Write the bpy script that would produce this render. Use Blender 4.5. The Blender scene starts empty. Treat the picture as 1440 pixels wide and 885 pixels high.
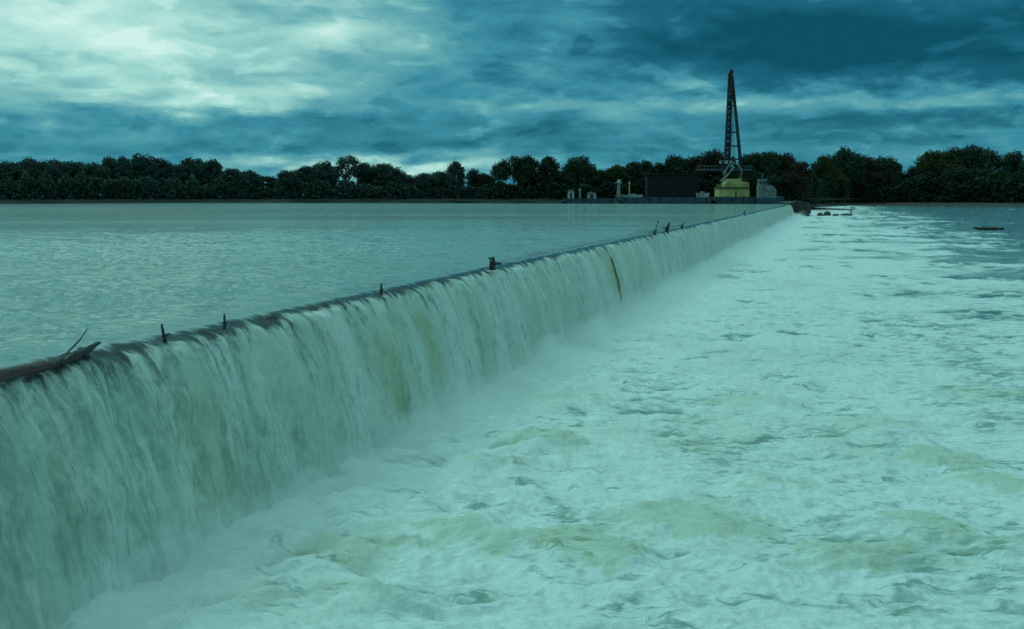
import bpy, bmesh, math, random
import numpy as np
from mathutils import Vector, Matrix

random.seed(7)
SC = bpy.context.scene
COL = SC.collection
R = math.radians

# ------------------------------------------------------------------ camera
F = 1544.0                     # focal length in photograph pixels (1440 wide)
PITCH = math.atan(167.5 / F)
CAMZ = 5.7                     # lower pool is z = 0
UPZ = 3.42                     # level of the upper pool
cam_d = bpy.data.cameras.new('camera')
cam = bpy.data.objects.new('camera', cam_d)
COL.objects.link(cam)
cam.location = (0, 0, CAMZ)
cam.rotation_euler = (R(90) - PITCH, 0, 0)
cam_d.sensor_width = 36.0
cam_d.lens = 36.0 * F / 1440.0
cam_d.clip_start = 0.1
cam_d.clip_end = 9000
SC.camera = cam

# ------------------------------------------------------------------ light
SC.view_settings.view_transform = 'Standard'
SC.view_settings.look = 'None'
SC.view_settings.exposure = 0.0
SC.view_settings.gamma = 1.0
SC.cycles.max_bounces = 6
SC.cycles.volume_bounces = 3

SUN_AZ, SUN_EL = R(-65), R(50)       # azimuth from +Y towards +X
sd = bpy.data.lights.new('sun', 'SUN')
sd.energy = 1.05
sd.angle = R(25)
sd.color = (0.46, 1.0, 0.87)       # daylight as this bluish green photograph records it
sun = bpy.data.objects.new('sun', sd)
COL.objects.link(sun)
sdir = Vector((math.sin(SUN_AZ) * math.cos(SUN_EL), math.cos(SUN_AZ) * math.cos(SUN_EL), math.sin(SUN_EL)))
sun.rotation_euler = sdir.to_track_quat('Z', 'Y').to_euler()


class NG:
    """small helper for writing node graphs"""
    def __init__(s, tree):
        s.t = tree
        tree.nodes.clear()

    def n(s, kind, **kw):
        nd = s.t.nodes.new(kind)
        for k, v in kw.items():
            setattr(nd, k, v)
        return nd

    def put(s, sock, v):
        if isinstance(v, bpy.types.NodeSocket):
            s.t.links.new(v, sock)
        elif v is not None:
            if isinstance(v, (tuple, list)) and sock.type == 'RGBA' and len(v) == 3:
                v = (*v, 1)
            sock.default_value = v

    def m(s, op, a, b=None, c=None, clamp=False):
        nd = s.n('ShaderNodeMath', operation=op, use_clamp=clamp)
        for i, v in enumerate((a, b, c)):
            if v is not None:
                s.put(nd.inputs[i], v)
        return nd.outputs[0]

    def noise(s, vec, scale, detail=4, rough=0.55, dist=0.0, lac=2.0):
        nd = s.n('ShaderNodeTexNoise', noise_dimensions='3D')
        s.put(nd.inputs['Vector'], vec)
        nd.inputs['Scale'].default_value = scale
        nd.inputs['Detail'].default_value = detail
        nd.inputs['Roughness'].default_value = rough
        nd.inputs['Distortion'].default_value = dist
        nd.inputs['Lacunarity'].default_value = lac
        return nd.outputs[0]

    def ramp(s, f, stops, interp='LINEAR'):
        nd = s.n('ShaderNodeValToRGB')
        cr = nd.color_ramp
        cr.interpolation = interp
        while len(cr.elements) < len(stops):
            cr.elements.new(0.5)
        for e, (p, c) in zip(cr.elements, stops):
            e.position = p
            e.color = (*c, 1) if isinstance(c, (tuple, list)) else (c, c, c, 1)
        s.put(nd.inputs[0], f)
        return nd.outputs[0]

    def rng(s, f, a, b, c=0.0, d=1.0, smooth=True):
        nd = s.n('ShaderNodeMapRange', interpolation_type='SMOOTHSTEP' if smooth else 'LINEAR')
        for i, v in enumerate((f, a, b, c, d)):
            s.put(nd.inputs[i], v)
        return nd.outputs[0]

    def mix(s, f, a, b):
        nd = s.n('ShaderNodeMix', data_type='RGBA')
        s.put(nd.inputs[0], f)
        s.put(nd.inputs[6], a)
        s.put(nd.inputs[7], b)
        return nd.outputs[2]

    def scale(s, vec, v):
        nd = s.n('ShaderNodeMapping')
        s.put(nd.inputs['Vector'], vec)
        nd.inputs['Scale'].default_value = v
        return nd.outputs[0]

    def comb(s, x, y, z):
        nd = s.n('ShaderNodeCombineXYZ')
        for i, v in enumerate((x, y, z)):
            s.put(nd.inputs[i], v)
        return nd.outputs[0]

    def sep(s, vec):
        nd = s.n('ShaderNodeSeparateXYZ')
        s.put(nd.inputs[0], vec)
        return nd.outputs

    def bump(s, h, strength, dist, normal=None):
        nd = s.n('ShaderNodeBump')
        nd.inputs['Strength'].default_value = strength
        nd.inputs['Distance'].default_value = dist
        s.put(nd.inputs['Height'], h)
        s.put(nd.inputs['Normal'], normal)
        return nd.outputs[0]


# world: overcast of banked cloud, the clear sky of the Sky Texture in the gaps
W = bpy.data.worlds.new('World')
SC.world = W
W.use_nodes = True
g = NG(W.node_tree)
d = g.n('ShaderNodeTexCoord').outputs['Generated']
dx, dy, dz = g.sep(d)
dzp = g.m('MAXIMUM', dz, 0.0)
az = g.m('MULTIPLY', g.m('ARCTAN2', dx, dy), 57.2958)
el = g.m('MULTIPLY', g.m('ARCSINE', dz), 57.2958)
den = g.m('ADD', dzp, 0.20)
pv = g.comb(g.m('DIVIDE', dx, den), g.m('DIVIDE', dy, den), 0.37)
n_big = g.noise(pv, 1.5, 5, 0.55, 0.3)
n_mid = g.noise(g.comb(g.m('DIVIDE', dx, den), g.m('DIVIDE', dy, den), 7.7), 2.6, 5, 0.52, 0.4)
n_pan = g.noise(g.comb(g.m('MULTIPLY', dx, 5.0), g.m('MULTIPLY', dy, 5.0), g.m('MULTIPLY', dz, 60.0)), 1.0, 5, 0.55, 0.3)
# wandering of the cloud edges
waz = g.m('ADD', az, g.m('MULTIPLY', g.m('SUBTRACT', n_mid, 0.5), 6.0))
wel = g.m('ADD', el, g.m('MULTIPLY', g.m('SUBTRACT', g.noise(pv, 3.6, 6, 0.6), 0.5), 2.6))


def blob(a0, e0, sa, se, amp):
    u = g.m('DIVIDE', g.m('SUBTRACT', waz, a0), sa)
    v = g.m('DIVIDE', g.m('SUBTRACT', wel, e0), se)
    r2 = g.m('ADD', g.m('MULTIPLY', u, u), g.m('MULTIPLY', v, v))
    return g.m('MULTIPLY', g.m('EXPONENT', g.m('MULTIPLY', r2, -1.0)), amp)


val = g.m('ADD', 0.36, g.m('MULTIPLY', g.m('SUBTRACT', n_big, 0.5), 0.35))
val = g.m('ADD', val, g.m('MULTIPLY', g.m('SUBTRACT', n_mid, 0.5), 0.28))
val = g.m('ADD', val, g.m('MULTIPLY', g.m('SUBTRACT', n_pan, 0.5), 0.22))
for b in ((-20, 7.8, 12, 3.6, 0.54), (-14, 4.9, 5, 0.7, 0.30), (-22, 4.3, 2.2, 0.45, 0.18), (-12.6, 4.2, 1.6, 0.35, 0.22), (-8.8, 8.2, 1.6, 0.5, 0.22), (-7, 7.8, 5, 2.4, 0.17),
          (2.8, 7.4, 3.0, 2.2, 0.16), (17, 7.5, 14, 2.2, -0.46), (-1, 5.9, 4.5, 1.0, -0.12),
          (-14, 3.2, 17, 0.8, -0.10), (15, 4.7, 16, 0.6, 0.27), (24, 3.7, 9, 0.6, -0.12),
          (-5, 1.4, 6, 0.6, 0.40), (-14, 1.6, 12, 0.35, 0.12)):
    val = g.m('ADD', val, blob(*b))
# an overcast sky grows brighter towards the zenith
def puff(off, sc, zs, det, seed):
    return g.noise(g.comb(g.m('MULTIPLY', dx, sc), g.m('ADD', g.m('MULTIPLY', dy, sc), seed), g.m('MULTIPLY', g.m('ADD', dz, off), sc * zs)), 1.0, det, 0.55, 0.35)


e1 = g.m('SUBTRACT', puff(0.0, 11.0, 2.6, 4.5, 0.0), puff(0.009, 11.0, 2.6, 4.5, 0.0))
e2 = g.m('SUBTRACT', puff(0.0, 26.0, 2.2, 6, 5.0), puff(0.003, 26.0, 2.2, 6, 5.0))
n_puf = puff(0.0, 15.0, 2.8, 5, 9.0)
amt = g.rng(n_big, 0.3, 0.7, 0.5, 1.3)
val = g.m('ADD', val, g.m('MULTIPLY', amt, g.m('ADD', g.m('MULTIPLY', e1, 0.50), g.m('MULTIPLY', e2, 0.06))))
val = g.m('ADD', val, g.m('MULTIPLY', g.rng(n_puf, 0.55, 0.68), 0.13))
val = g.m('SUBTRACT', val, g.m('MULTIPLY', g.rng(n_puf, 0.44, 0.34), 0.08))
val = g.m('ADD', val, g.rng(dz, 0.18, 0.75, 0.0, 0.36))
cloud = g.ramp(val, [(0.0, (0.003, 0.070, 0.125)), (0.22, (0.014, 0.130, 0.205)), (0.40, (0.050, 0.27, 0.365)),
                     (0.60, (0.155, 0.44, 0.47)), (0.82, (0.40, 0.74, 0.68)), (1.0, (0.66, 0.93, 0.86))])
sky = g.n('ShaderNodeTexSky', sky_type='NISHITA', sun_disc=False)
sky.sun_elevation = SUN_EL
sky.sun_rotation = SUN_AZ
skyc = g.mix(1.0, sky.outputs[0], (0.12, 0.95, 0.85))
skyc.node.blend_type = 'MULTIPLY'
bg_sky = g.n('ShaderNodeBackground')
g.put(bg_sky.inputs[0], skyc)
bg_sky.inputs[1].default_value = 0.05
bg_cl = g.n('ShaderNodeBackground')
g.put(bg_cl.inputs[0], cloud)
bg_cl.inputs[1].default_value = 1.0
ms = g.n('ShaderNodeMixShader')
ms.inputs[0].default_value = 0.93          # cloud cover
g.t.links.new(bg_sky.outputs[0], ms.inputs[1])
g.t.links.new(bg_cl.outputs[0], ms.inputs[2])
g.t.links.new(ms.outputs[0], g.n('ShaderNodeOutputWorld').inputs[0])

# ------------------------------------------------------------------ geometry of the place
HF = F * math.cos(PITCH) + 167.5 * math.sin(PITCH)      # about 1553
DAM_AZ = math.atan2(1172 - 720, HF)
U = np.array((math.sin(DAM_AZ), math.cos(DAM_AZ)))       # along the dam, away from the camera
N = np.array((-math.cos(DAM_AZ), math.sin(DAM_AZ)))      # upstream
DAM_D = 10.5                                             # camera to the crest line
DAM_END = 297.0


def at(px, py, Y):
    """world point seen at photograph pixel (px, py) at depth Y"""
    ax, ay = (px - 720) / F, (442.5 - py) / F
    v = Vector((ax, math.cos(PITCH) + ay * math.sin(PITCH), -math.sin(PITCH) + ay * math.cos(PITCH)))
    return Vector((0, 0, CAMZ)) + v * (Y / v.y)


def atx(px, Y):
    return at(px, 275, Y).x


def atz(py, Y):
    return CAMZ + (275 - py) / HF * Y


def dam(t, w, z):
    """t along the crest, w upstream of it"""
    p = N * (DAM_D + w) + U * t
    return Vector((p[0], p[1], z))


def crest_t(px):
    """t of the crest point seen in column px"""
    a = (px - 720) / HF
    # X = a*Y :  N0*D + U0*t = a*(N1*D + U1*t)
    return DAM_D * (a * N[1] - N[0]) / (U[0] - a * U[1])


# ------------------------------------------------------------------ numpy noise
_rs = np.random.RandomState(11)
_perm = _rs.permutation(4096)
_gr = _rs.uniform(0, 2 * np.pi, 4096)


def perlin(x, y, seed=0):
    x = np.asarray(x, float) + seed * 17.31
    y = np.asarray(y, float) + seed * 9.77
    xi, yi = np.floor(x).astype(int), np.floor(y).astype(int)
    xf, yf = x - xi, y - yi

    def gdot(ix, iy, fx, fy):
        h = _perm[(_perm[ix & 4095] + iy) & 4095]
        return np.cos(_gr[h]) * fx + np.sin(_gr[h]) * fy
    u = xf ** 3 * (xf * (xf * 6 - 15) + 10)
    v = yf ** 3 * (yf * (yf * 6 - 15) + 10)
    a = gdot(xi, yi, xf, yf) * (1 - u) + gdot(xi + 1, yi, xf - 1, yf) * u
    b = gdot(xi, yi + 1, xf, yf - 1) * (1 - u) + gdot(xi + 1, yi + 1, xf - 1, yf - 1) * u
    return (a * (1 - v) + b * v) * 1.4


def fbm(x, y, octv=4, seed=0, gain=0.5):
    s, a, f = 0, 1.0, 1.0
    for o in range(octv):
        s = s + a * perlin(x * f, y * f, seed + o)
        a *= gain
        f *= 2.03
    return s


def sstep(x, a, b):
    t = np.clip((x - a) / (b - a), 0, 1)
    return t * t * (3 - 2 * t)


# ------------------------------------------------------------------ object helpers
def tag(o, label=None, cat=None, group=None, kind=None):
    for k, v in (('label', label), ('category', cat), ('group', group), ('kind', kind)):
        if v:
            o[k] = v
    return o


def link(name, me, mat=None, parent=None, loc=None):
    o = bpy.data.objects.new(name, me)
    COL.objects.link(o)
    if mat and me is not None:
        me.materials.append(mat)
    if parent:
        o.parent = parent
    if loc is not None:
        o.location = loc
    return o


def empty(name, loc, rz=0.0):
    o = bpy.data.objects.new(name, None)
    COL.objects.link(o)
    o.location = loc
    o.rotation_euler = (0, 0, rz)
    o.empty_display_size = 0.3
    return o


def grid_mesh(name, V, nr, nc, keep=None, smooth=True):
    """V (nr*nc,3) -> quads"""
    i = np.arange((nr - 1) * (nc - 1))
    r, c = i // (nc - 1), i % (nc - 1)
    a = r * nc + c
    Q = np.stack([a, a + 1, a + nc + 1, a + nc], 1)
    if keep is not None:
        Q = Q[keep[Q].all(1)]
        used = np.unique(Q)
        mp = -np.ones(len(V), int)
        mp[used] = np.arange(len(used))
        V = V[used]
        Q = mp[Q]
    else:
        used = None
    me = bpy.data.meshes.new(name)
    me.vertices.add(len(V))
    me.vertices.foreach_set('co', V.astype(np.float32).ravel())
    me.loops.add(len(Q) * 4)
    me.loops.foreach_set('vertex_index', Q.astype(np.int32).ravel())
    me.polygons.add(len(Q))
    me.polygons.foreach_set('loop_start', np.arange(0, len(Q) * 4, 4, dtype=np.int32))
    me.polygons.foreach_set('loop_total', np.full(len(Q), 4, np.int32))
    me.polygons.foreach_set('use_smooth', np.full(len(Q), smooth))
    me.update(calc_edges=True)
    return me, used


def fattr(me, name, vals):
    a = me.attributes.new(name, 'FLOAT', 'POINT')
    a.data.foreach_set('value', np.asarray(vals, np.float32))


def poly_mesh(name, verts, faces, smooth=False):
    me = bpy.data.meshes.new(name)
    me.from_pydata([tuple(v) for v in verts], [], faces)
    if smooth:
        me.polygons.foreach_set('use_smooth', [True] * len(me.polygons))
    me.update()
    return me


class MB:
    """collects boxes, prisms and tubes into one mesh"""
    def __init__(s):
        s.v, s.f, s.sm = [], [], False

    def box(s, x0, x1, y0, y1, z0, z1):
        b = len(s.v)
        s.v += [(x, y, z) for z in (z0, z1) for x, y in ((x0, y0), (x1, y0), (x1, y1), (x0, y1))]
        s.f += [tuple(b + i for i in q) for q in ((3, 2, 1, 0), (4, 5, 6, 7), (0, 1, 5, 4), (1, 2, 6, 5), (2, 3, 7, 6), (3, 0, 4, 7))]
        return s

    def prism(s, xz, y0, y1):
        """polygon in x,z extruded along y"""
        b, n = len(s.v), len(xz)
        s.v += [(x, y0, z) for x, z in xz] + [(x, y1, z) for x, z in xz]
        s.f += [tuple(b + i for i in range(n)), tuple(b + n + i for i in reversed(range(n)))]
        s.f += [(b + (i + 1) % n, b + i, b + n + i, b + n + (i + 1) % n) for i in range(n)]
        return s

    def tube(s, pts, rad, seg=8, cap=True, wob=0.0):
        pts = [Vector(p) for p in pts]
        rad = rad if isinstance(rad, (list, tuple)) else [rad] * len(pts)
        rings = []
        for i, p in enumerate(pts):
            d = (pts[min(i + 1, len(pts) - 1)] - pts[max(i - 1, 0)]).normalized()
            q = d.to_track_quat('Z', 'Y')
            ring = []
            for k in range(seg):
                a = 2 * math.pi * k / seg
                r = rad[i] * (1 + random.uniform(-wob, wob))
                ring.append(len(s.v))
                s.v.append(tuple(p + q @ Vector((r * math.cos(a), r * math.sin(a), 0))))
            rings.append(ring)
        for A, B in zip(rings, rings[1:]):
            for k in range(seg):
                s.f.append((A[k], A[(k + 1) % seg], B[(k + 1) % seg], B[k]))
        if cap:
            s.f.append(tuple(reversed(rings[0])))
            s.f.append(tuple(rings[-1]))
        return s

    def build(s, name, mat, parent=None, smooth=False, loc=None):
        return link(name, poly_mesh(name, s.v, s.f, smooth), mat, parent, loc)


def copy_tree(o, parent=None):
    c = o.copy()
    COL.objects.link(c)
    c.parent = parent
    for ch in list(o.children):
        copy_tree(ch, c)
    return c


# ------------------------------------------------------------------ materials
def mat(name):
    m = bpy.data.materials.new(name)
    m.use_nodes = True
    g = NG(m.node_tree)
    p = g.n('ShaderNodeBsdfPrincipled')
    g.t.links.new(p.outputs[0], g.n('ShaderNodeOutputMaterial').inputs[0])
    return m, g, p


def simple(name, c0, c1, scale=2.0, rough=0.8, metal=0.0, bump=0.3, stretch=(1, 1, 1)):
    m, g, p = mat(name)
    co = g.scale(g.n('ShaderNodeTexCoord').outputs['Object'], stretch)
    n = g.noise(co, scale, 6, 0.6)
    g.put(p.inputs['Base Color'], g.mix(g.rng(n, 0.35, 0.65), c0, c1))
    p.inputs['Roughness'].default_value = rough
    p.inputs['Metallic'].default_value = metal
    if bump:
        g.put(p.inputs['Normal'], g.bump(n, bump, 0.05))
    return m


M = {}
M['soil'] = simple('soil', (0.06, 0.055, 0.035), (0.11, 0.085, 0.06), 0.25, 0.95)
M['dark_soil'] = simple('dark_soil', (0.012, 0.018, 0.014), (0.022, 0.028, 0.020), 0.25, 0.95)
M['mud'] = simple('mud', (0.030, 0.026, 0.024), (0.060, 0.045, 0.038), 0.4, 0.8)
M['bed'] = simple('bed', (0.10, 0.10, 0.07), (0.14, 0.13, 0.09), 0.3, 0.9)
M['bark'] = simple('bark', (0.05, 0.04, 0.03), (0.11, 0.09, 0.07), 3.0, 0.9, stretch=(3, 3, 0.6))
M['wet_wood'] = simple('wet_wood', (0.016, 0.013, 0.012), (0.045, 0.030, 0.026), 6.0, 0.45, stretch=(1, 4, 4))
M['red_wood'] = simple('red_wood', (0.05, 0.022, 0.020), (0.11, 0.045, 0.04), 6.0, 0.45, stretch=(1, 4, 4))
M['hull'] = simple('hull', (0.03, 0.07, 0.09), (0.05, 0.10, 0.12), 0.6, 0.6)
M['cream'] = simple('cream', (0.44, 0.35, 0.10), (0.72, 0.56, 0.22), 0.35, 0.6, bump=0.05)
M['olive'] = simple('olive', (0.10, 0.10, 0.03), (0.15, 0.13, 0.04), 0.6, 0.7, bump=0.05)
M['pale'] = simple('pale', (0.22, 0.22, 0.21), (0.46, 0.44, 0.41), 0.45, 0.6, bump=0.05)
M['white'] = simple('white', (0.40, 0.38, 0.37), (0.66, 0.62, 0.60), 0.5, 0.6, bump=0.05)
M['greypaint'] = simple('greypaint', (0.12, 0.13, 0.13), (0.26, 0.27, 0.26), 0.7, 0.6, bump=0.05)
M['steel'] = simple('steel', (0.020, 0.022, 0.030), (0.05, 0.05, 0.055), 0.6, 0.6, metal=0.2, bump=0.05)
M['rust_steel'] = simple('rust_steel', (0.05, 0.018, 0.022), (0.09, 0.03, 0.03), 0.6, 0.7, bump=0.05)
M['gap_olive'] = simple('gap_olive', (0.13, 0.14, 0.08), (0.20, 0.20, 0.11), 3, 0.6)
M['dark_board'] = simple('dark_board', (0.010, 0.010, 0.010), (0.018, 0.016, 0.015), 0.4, 0.85, stretch=(4, 1, 1))
M['glass'] = simple('glass', (0.02, 0.025, 0.03), (0.03, 0.035, 0.04), 0.5, 0.1, bump=0)
M['rock'] = simple('rock', (0.035, 0.03, 0.028), (0.085, 0.065, 0.055), 1.2, 0.85, bump=0.5)
M['concrete'] = simple('concrete', (0.16, 0.14, 0.12), (0.26, 0.23, 0.20), 0.8, 0.9)
M['yellow'] = simple('yellow', (0.45, 0.33, 0.06), (0.55, 0.42, 0.10), 1, 0.6, bump=0)


def leaf_mat(name, cols):
    m, g, p = mat(name)
    geo = g.n('ShaderNodeNewGeometry')
    rnd = geo.outputs['Random Per Island']
    n = g.noise(g.n('ShaderNodeTexCoord').outputs['Object'], 0.35, 3)
    f = g.m('ADD', g.m('MULTIPLY', rnd, 0.5), g.m('MULTIPLY', n, 0.55))
    g.put(p.inputs['Base Color'], g.ramp(f, [(0.1, cols[0]), (0.5, cols[1]), (0.9, cols[2])]))
    p.inputs['Roughness'].default_value = 0.7
    p.inputs['Specular IOR Level'].default_value = 0.05
    return m


M['leaf_green'] = leaf_mat('leaf_green', [(0.034, 0.056, 0.036), (0.044, 0.070, 0.042), (0.060, 0.088, 0.045)])
M['leaf_haze'] = leaf_mat('leaf_haze', [(0.052, 0.088, 0.070), (0.064, 0.102, 0.080), (0.078, 0.115, 0.085)])  # left bank leaves, air haze mixed into their colour
M['leaf_haze_mid'] = leaf_mat('leaf_haze_mid', [(0.044, 0.070, 0.056), (0.052, 0.080, 0.062), (0.060, 0.088, 0.066)])  # left bank brush, a weaker haze lift in the colour
M['leaf_dark'] = leaf_mat('leaf_dark', [(0.030, 0.045, 0.034), (0.036, 0.055, 0.038), (0.045, 0.062, 0.040)])
M['leaf_olive'] = leaf_mat('leaf_olive', [(0.040, 0.052, 0.022), (0.065, 0.075, 0.030), (0.100, 0.105, 0.04)])
M['leaf_rust'] = leaf_mat('leaf_rust', [(0.042, 0.038, 0.026), (0.066, 0.050, 0.033), (0.085, 0.062, 0.040)])

# upper water -------------------------------------------------------
m, g, p = mat('upper_water')
co = g.n('ShaderNodeTexCoord').outputs['Object']
n1 = g.noise(g.scale(co, (0.7, 1.5, 1)), 1.0, 4, 0.55, 0.4)
n2 = g.noise(g.scale(co, (2.6, 5.0, 1)), 1.0, 4, 0.6, 0.3)
n3 = g.noise(g.scale(co, (0.012, 0.05, 1)), 1.0, 3, 0.5)
hh = g.m('ADD', g.m('MULTIPLY', n1, 0.6), g.m('MULTIPLY', n2, 0.25))
g.put(p.inputs['Base Color'], g.mix(n3, (0.28, 0.37, 0.34), (0.32, 0.41, 0.375)))
g.put(p.inputs['Roughness'], g.rng(n3, 0.3, 0.7, 0.05, 0.12))
p.inputs['IOR'].default_value = 1.33
g.put(p.inputs['Normal'], g.bump(hh, 1.0, 0.60))
M['upper_water'] = m

# falling sheet -----------------------------------------------------
m, g, p = mat('falling_water')
at_t = g.n('ShaderNodeAttribute', attribute_name='along').outputs['Fac']
at_s = g.n('ShaderNodeAttribute', attribute_name='fall').outputs['Fac']
at_o = g.n('ShaderNodeAttribute', attribute_name='murk').outputs['Fac']
wv = g.noise(g.comb(g.m('MULTIPLY', at_t, 0.6), g.m('MULTIPLY', at_s, 0.5), 0), 1.0, 3)
tt = g.m('ADD', at_t, g.m('MULTIPLY', g.m('SUBTRACT', wv, 0.5), 0.5))
st1 = g.noise(g.comb(g.m('MULTIPLY', tt, 3.0), g.m('MULTIPLY', at_s, 0.42), 1.0), 1.0, 6, 0.60, 0.35)
st2 = g.noise(g.comb(g.m('MULTIPLY', tt, 8.0), g.m('MULTIPLY', at_s, 1.5), 4.0), 1.0, 6, 0.64, 0.5)
st3 = g.noise(g.comb(g.m('MULTIPLY', tt, 1.1), g.m('MULTIPLY', at_s, 0.18), 9.0), 1.0, 3)
sp = g.noise(g.comb(g.m('MULTIPLY', tt, 6.0), g.m('MULTIPLY', at_s, 5.5), 2.0), 1.0, 5, 0.65, 0.6)
mixn = g.m('ADD', g.m('MULTIPLY', st1, 0.44), g.m('MULTIPLY', st2, 0.34))
mixn = g.m('ADD', mixn, g.m('MULTIPLY', sp, 0.22))
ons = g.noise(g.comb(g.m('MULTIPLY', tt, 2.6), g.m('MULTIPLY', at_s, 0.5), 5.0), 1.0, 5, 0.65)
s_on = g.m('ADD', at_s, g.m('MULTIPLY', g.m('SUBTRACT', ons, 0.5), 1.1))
thr = g.rng(s_on, 0.36, 0.80, 0.66, g.m('ADD', 0.41, g.rng(at_t, 26.0, 9.0, 0.0, 0.075)))
foam = g.rng(g.m('SUBTRACT', mixn, thr), -0.085, 0.125)
foamc = g.mix(g.rng(st3, 0.35, 0.65), (0.54, 0.62, 0.54), (0.68, 0.73, 0.67))
foamc = g.mix(g.m('MULTIPLY', at_o, 0.75), foamc, (0.42, 0.45, 0.20))
bodyc = g.mix(g.rng(s_on, 0.35, 1.5), (0.018, 0.030, 0.030), (0.30, 0.40, 0.34))  # darkness of the bending lip is painted into this colour
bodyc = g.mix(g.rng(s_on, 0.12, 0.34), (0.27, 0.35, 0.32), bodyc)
bodyc = g.mix(g.m('MULTIPLY', at_o, 0.7), bodyc, (0.24, 0.26, 0.08))
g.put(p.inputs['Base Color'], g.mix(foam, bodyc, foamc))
g.put(p.inputs['Roughness'], g.rng(foam, 0, 1, 0.15, 0.7))
p.inputs['IOR'].default_value = 1.33
g.put(p.inputs['Normal'], g.bump(mixn, 0.8, 0.07))
M['falling_water'] = m

# pool --------------------------------------------------------------
m, g, p = mat('foamy_water')
co = g.n('ShaderNodeTexCoord').outputs['Object']
fo = g.n('ShaderNodeAttribute', attribute_name='foam').outputs['Fac']
mk0 = g.n('ShaderNodeAttribute', attribute_name='murk').outputs['Fac']
w1 = g.noise(g.scale(co, (0.9, 0.9, 1)), 1.0, 3)
w2 = g.noise(g.scale(co, (0.9, 0.9, 2)), 1.3, 3)
cx, cy, cz = g.sep(co)
wc = g.comb(g.m('ADD', cx, g.m('MULTIPLY', w1, 0.6)), g.m('ADD', cy, g.m('MULTIPLY', w2, 0.6)), 0)
f1 = g.noise(g.scale(wc, (1.3, 2.2, 1)), 1.0, 6, 0.60, 0.25)
f2 = g.noise(g.scale(wc, (5.0, 8.5, 1)), 1.0, 5, 0.62, 0.2)
f3 = g.noise(g.scale(wc, (0.35, 0.22, 1)), 1.0, 4, 0.55)
tot = g.m('ADD', g.m('MULTIPLY', f1, 0.57), g.m('MULTIPLY', f2, 0.17))
tot = g.m('ADD', tot, g.m('MULTIPLY', f3, 0.26))
far = g.n('ShaderNodeAttribute', attribute_name='far').outputs['Fac']
f4 = g.noise(g.scale(wc, (0.10, 0.085, 1)), 1.0, 6, 0.60, 0.3)
mxf = g.n('ShaderNodeMix', data_type='FLOAT')
g.put(mxf.inputs[0], far)
g.put(mxf.inputs[2], tot)
g.put(mxf.inputs[3], f4)
tot = mxf.outputs[0]
# thin dark threads between the curds of foam
th = g.noise(g.scale(wc, (0.75, 2.6, 1)), 1.0, 4, 0.55, 0.5)
thm = g.noise(g.scale(wc, (0.5, 0.8, 7)), 1.0, 3)
thread = g.m('MULTIPLY', g.rng(g.m('ABSOLUTE', g.m('SUBTRACT', th, 0.5)), 0.045, 0.0), g.rng(thm, 0.46, 0.62))
thread = g.m('MULTIPLY', thread, g.m('SUBTRACT', 1.0, far))
tot = g.m('SUBTRACT', tot, g.m('MULTIPLY', thread, 0.15))
mk = g.m('MULTIPLY', g.rng(g.m('ADD', mk0, g.m('MULTIPLY', g.m('SUBTRACT', f1, 0.5), 1.4)), 0.10, 0.95), g.rng(mk0, 0.0, 0.45))
foam = g.rng(g.m('ADD', tot, g.m('MULTIPLY', g.m('SUBTRACT', fo, 0.5), 0.26)), 0.43, 0.64)
foamc = g.mix(g.rng(f2, 0.3, 0.7), (0.64, 0.68, 0.68), (0.77, 0.80, 0.80))
lowc = g.mix(g.m('ADD', fo, 0.25, clamp=True), (0.06, 0.11, 0.12), (0.26, 0.37, 0.33))
lowc = g.mix(mk, lowc, (0.33, 0.38, 0.24))
foamc = g.mix(g.m('MULTIPLY', mk, 0.65), foamc, (0.46, 0.52, 0.37))
g.put(p.inputs['Base Color'], g.mix(foam, lowc, foamc))
g.put(p.inputs['Roughness'], g.rng(foam, 0, 1, 0.22, 0.75))
p.inputs['IOR'].default_value = 1.33
g.put(p.inputs['Normal'], g.bump(g.m('ADD', f1, g.m('MULTIPLY', f2, 0.30)), 0.8, 0.13))
M['foamy_water'] = m

# mist --------------------------------------------------------------
def mist_mat(name, dens):
    m = bpy.data.materials.new(name)
    m.use_nodes = True
    g = NG(m.node_tree)
    v = g.n('ShaderNodeVolumePrincipled')
    v.inputs['Color'].default_value = (0.93, 0.96, 0.96, 1)
    v.inputs['Density'].default_value = dens
    g.t.links.new(v.outputs[0], g.n('ShaderNodeOutputMaterial').inputs['Volume'])
    return m


# ------------------------------------------------------------------ setting: ground, water
bed = link('riverbed', poly_mesh('riverbed', [(-4000, -200, -1.6), (4000, -200, -1.6), (4000, 5000, -1.6), (-4000, 5000, -1.6)], [(0, 1, 2, 3)]), M['bed'])
tag(bed, kind='structure')


def on_pool(px, py):
    return at(px, py, CAMZ * HF / (py - 275.0))


# boils where murky water wells up through the foam: x, y, radius
BOILS = []
for bpx, bpy_, br in ((815, 790, 0.95), (870, 815, 0.6), (955, 745, 1.25), (1010, 770, 0.9), (1235, 795, 0.8), (1165, 800, 0.55), (1300, 755, 0.8), (480, 800, 0.9),
                      (560, 790, 0.7), (650, 775, 0.6), (720, 795, 0.5), (700, 668, 0.5), (770, 640, 0.9), (1400, 690, 0.8), (1330, 655, 0.9), (530, 876, 0.8),
                      (1050, 575, 1.5), (800, 575, 1.4), (1215, 605, 1.4), (970, 640, 1.0), (1380, 560, 1.6), (350, 880, 0.7), (1430, 790, 0.8), (1100, 700, 0.9)):
    q = on_pool(bpx, bpy_)
    BOILS.append((q.x, q.y, br))


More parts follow.
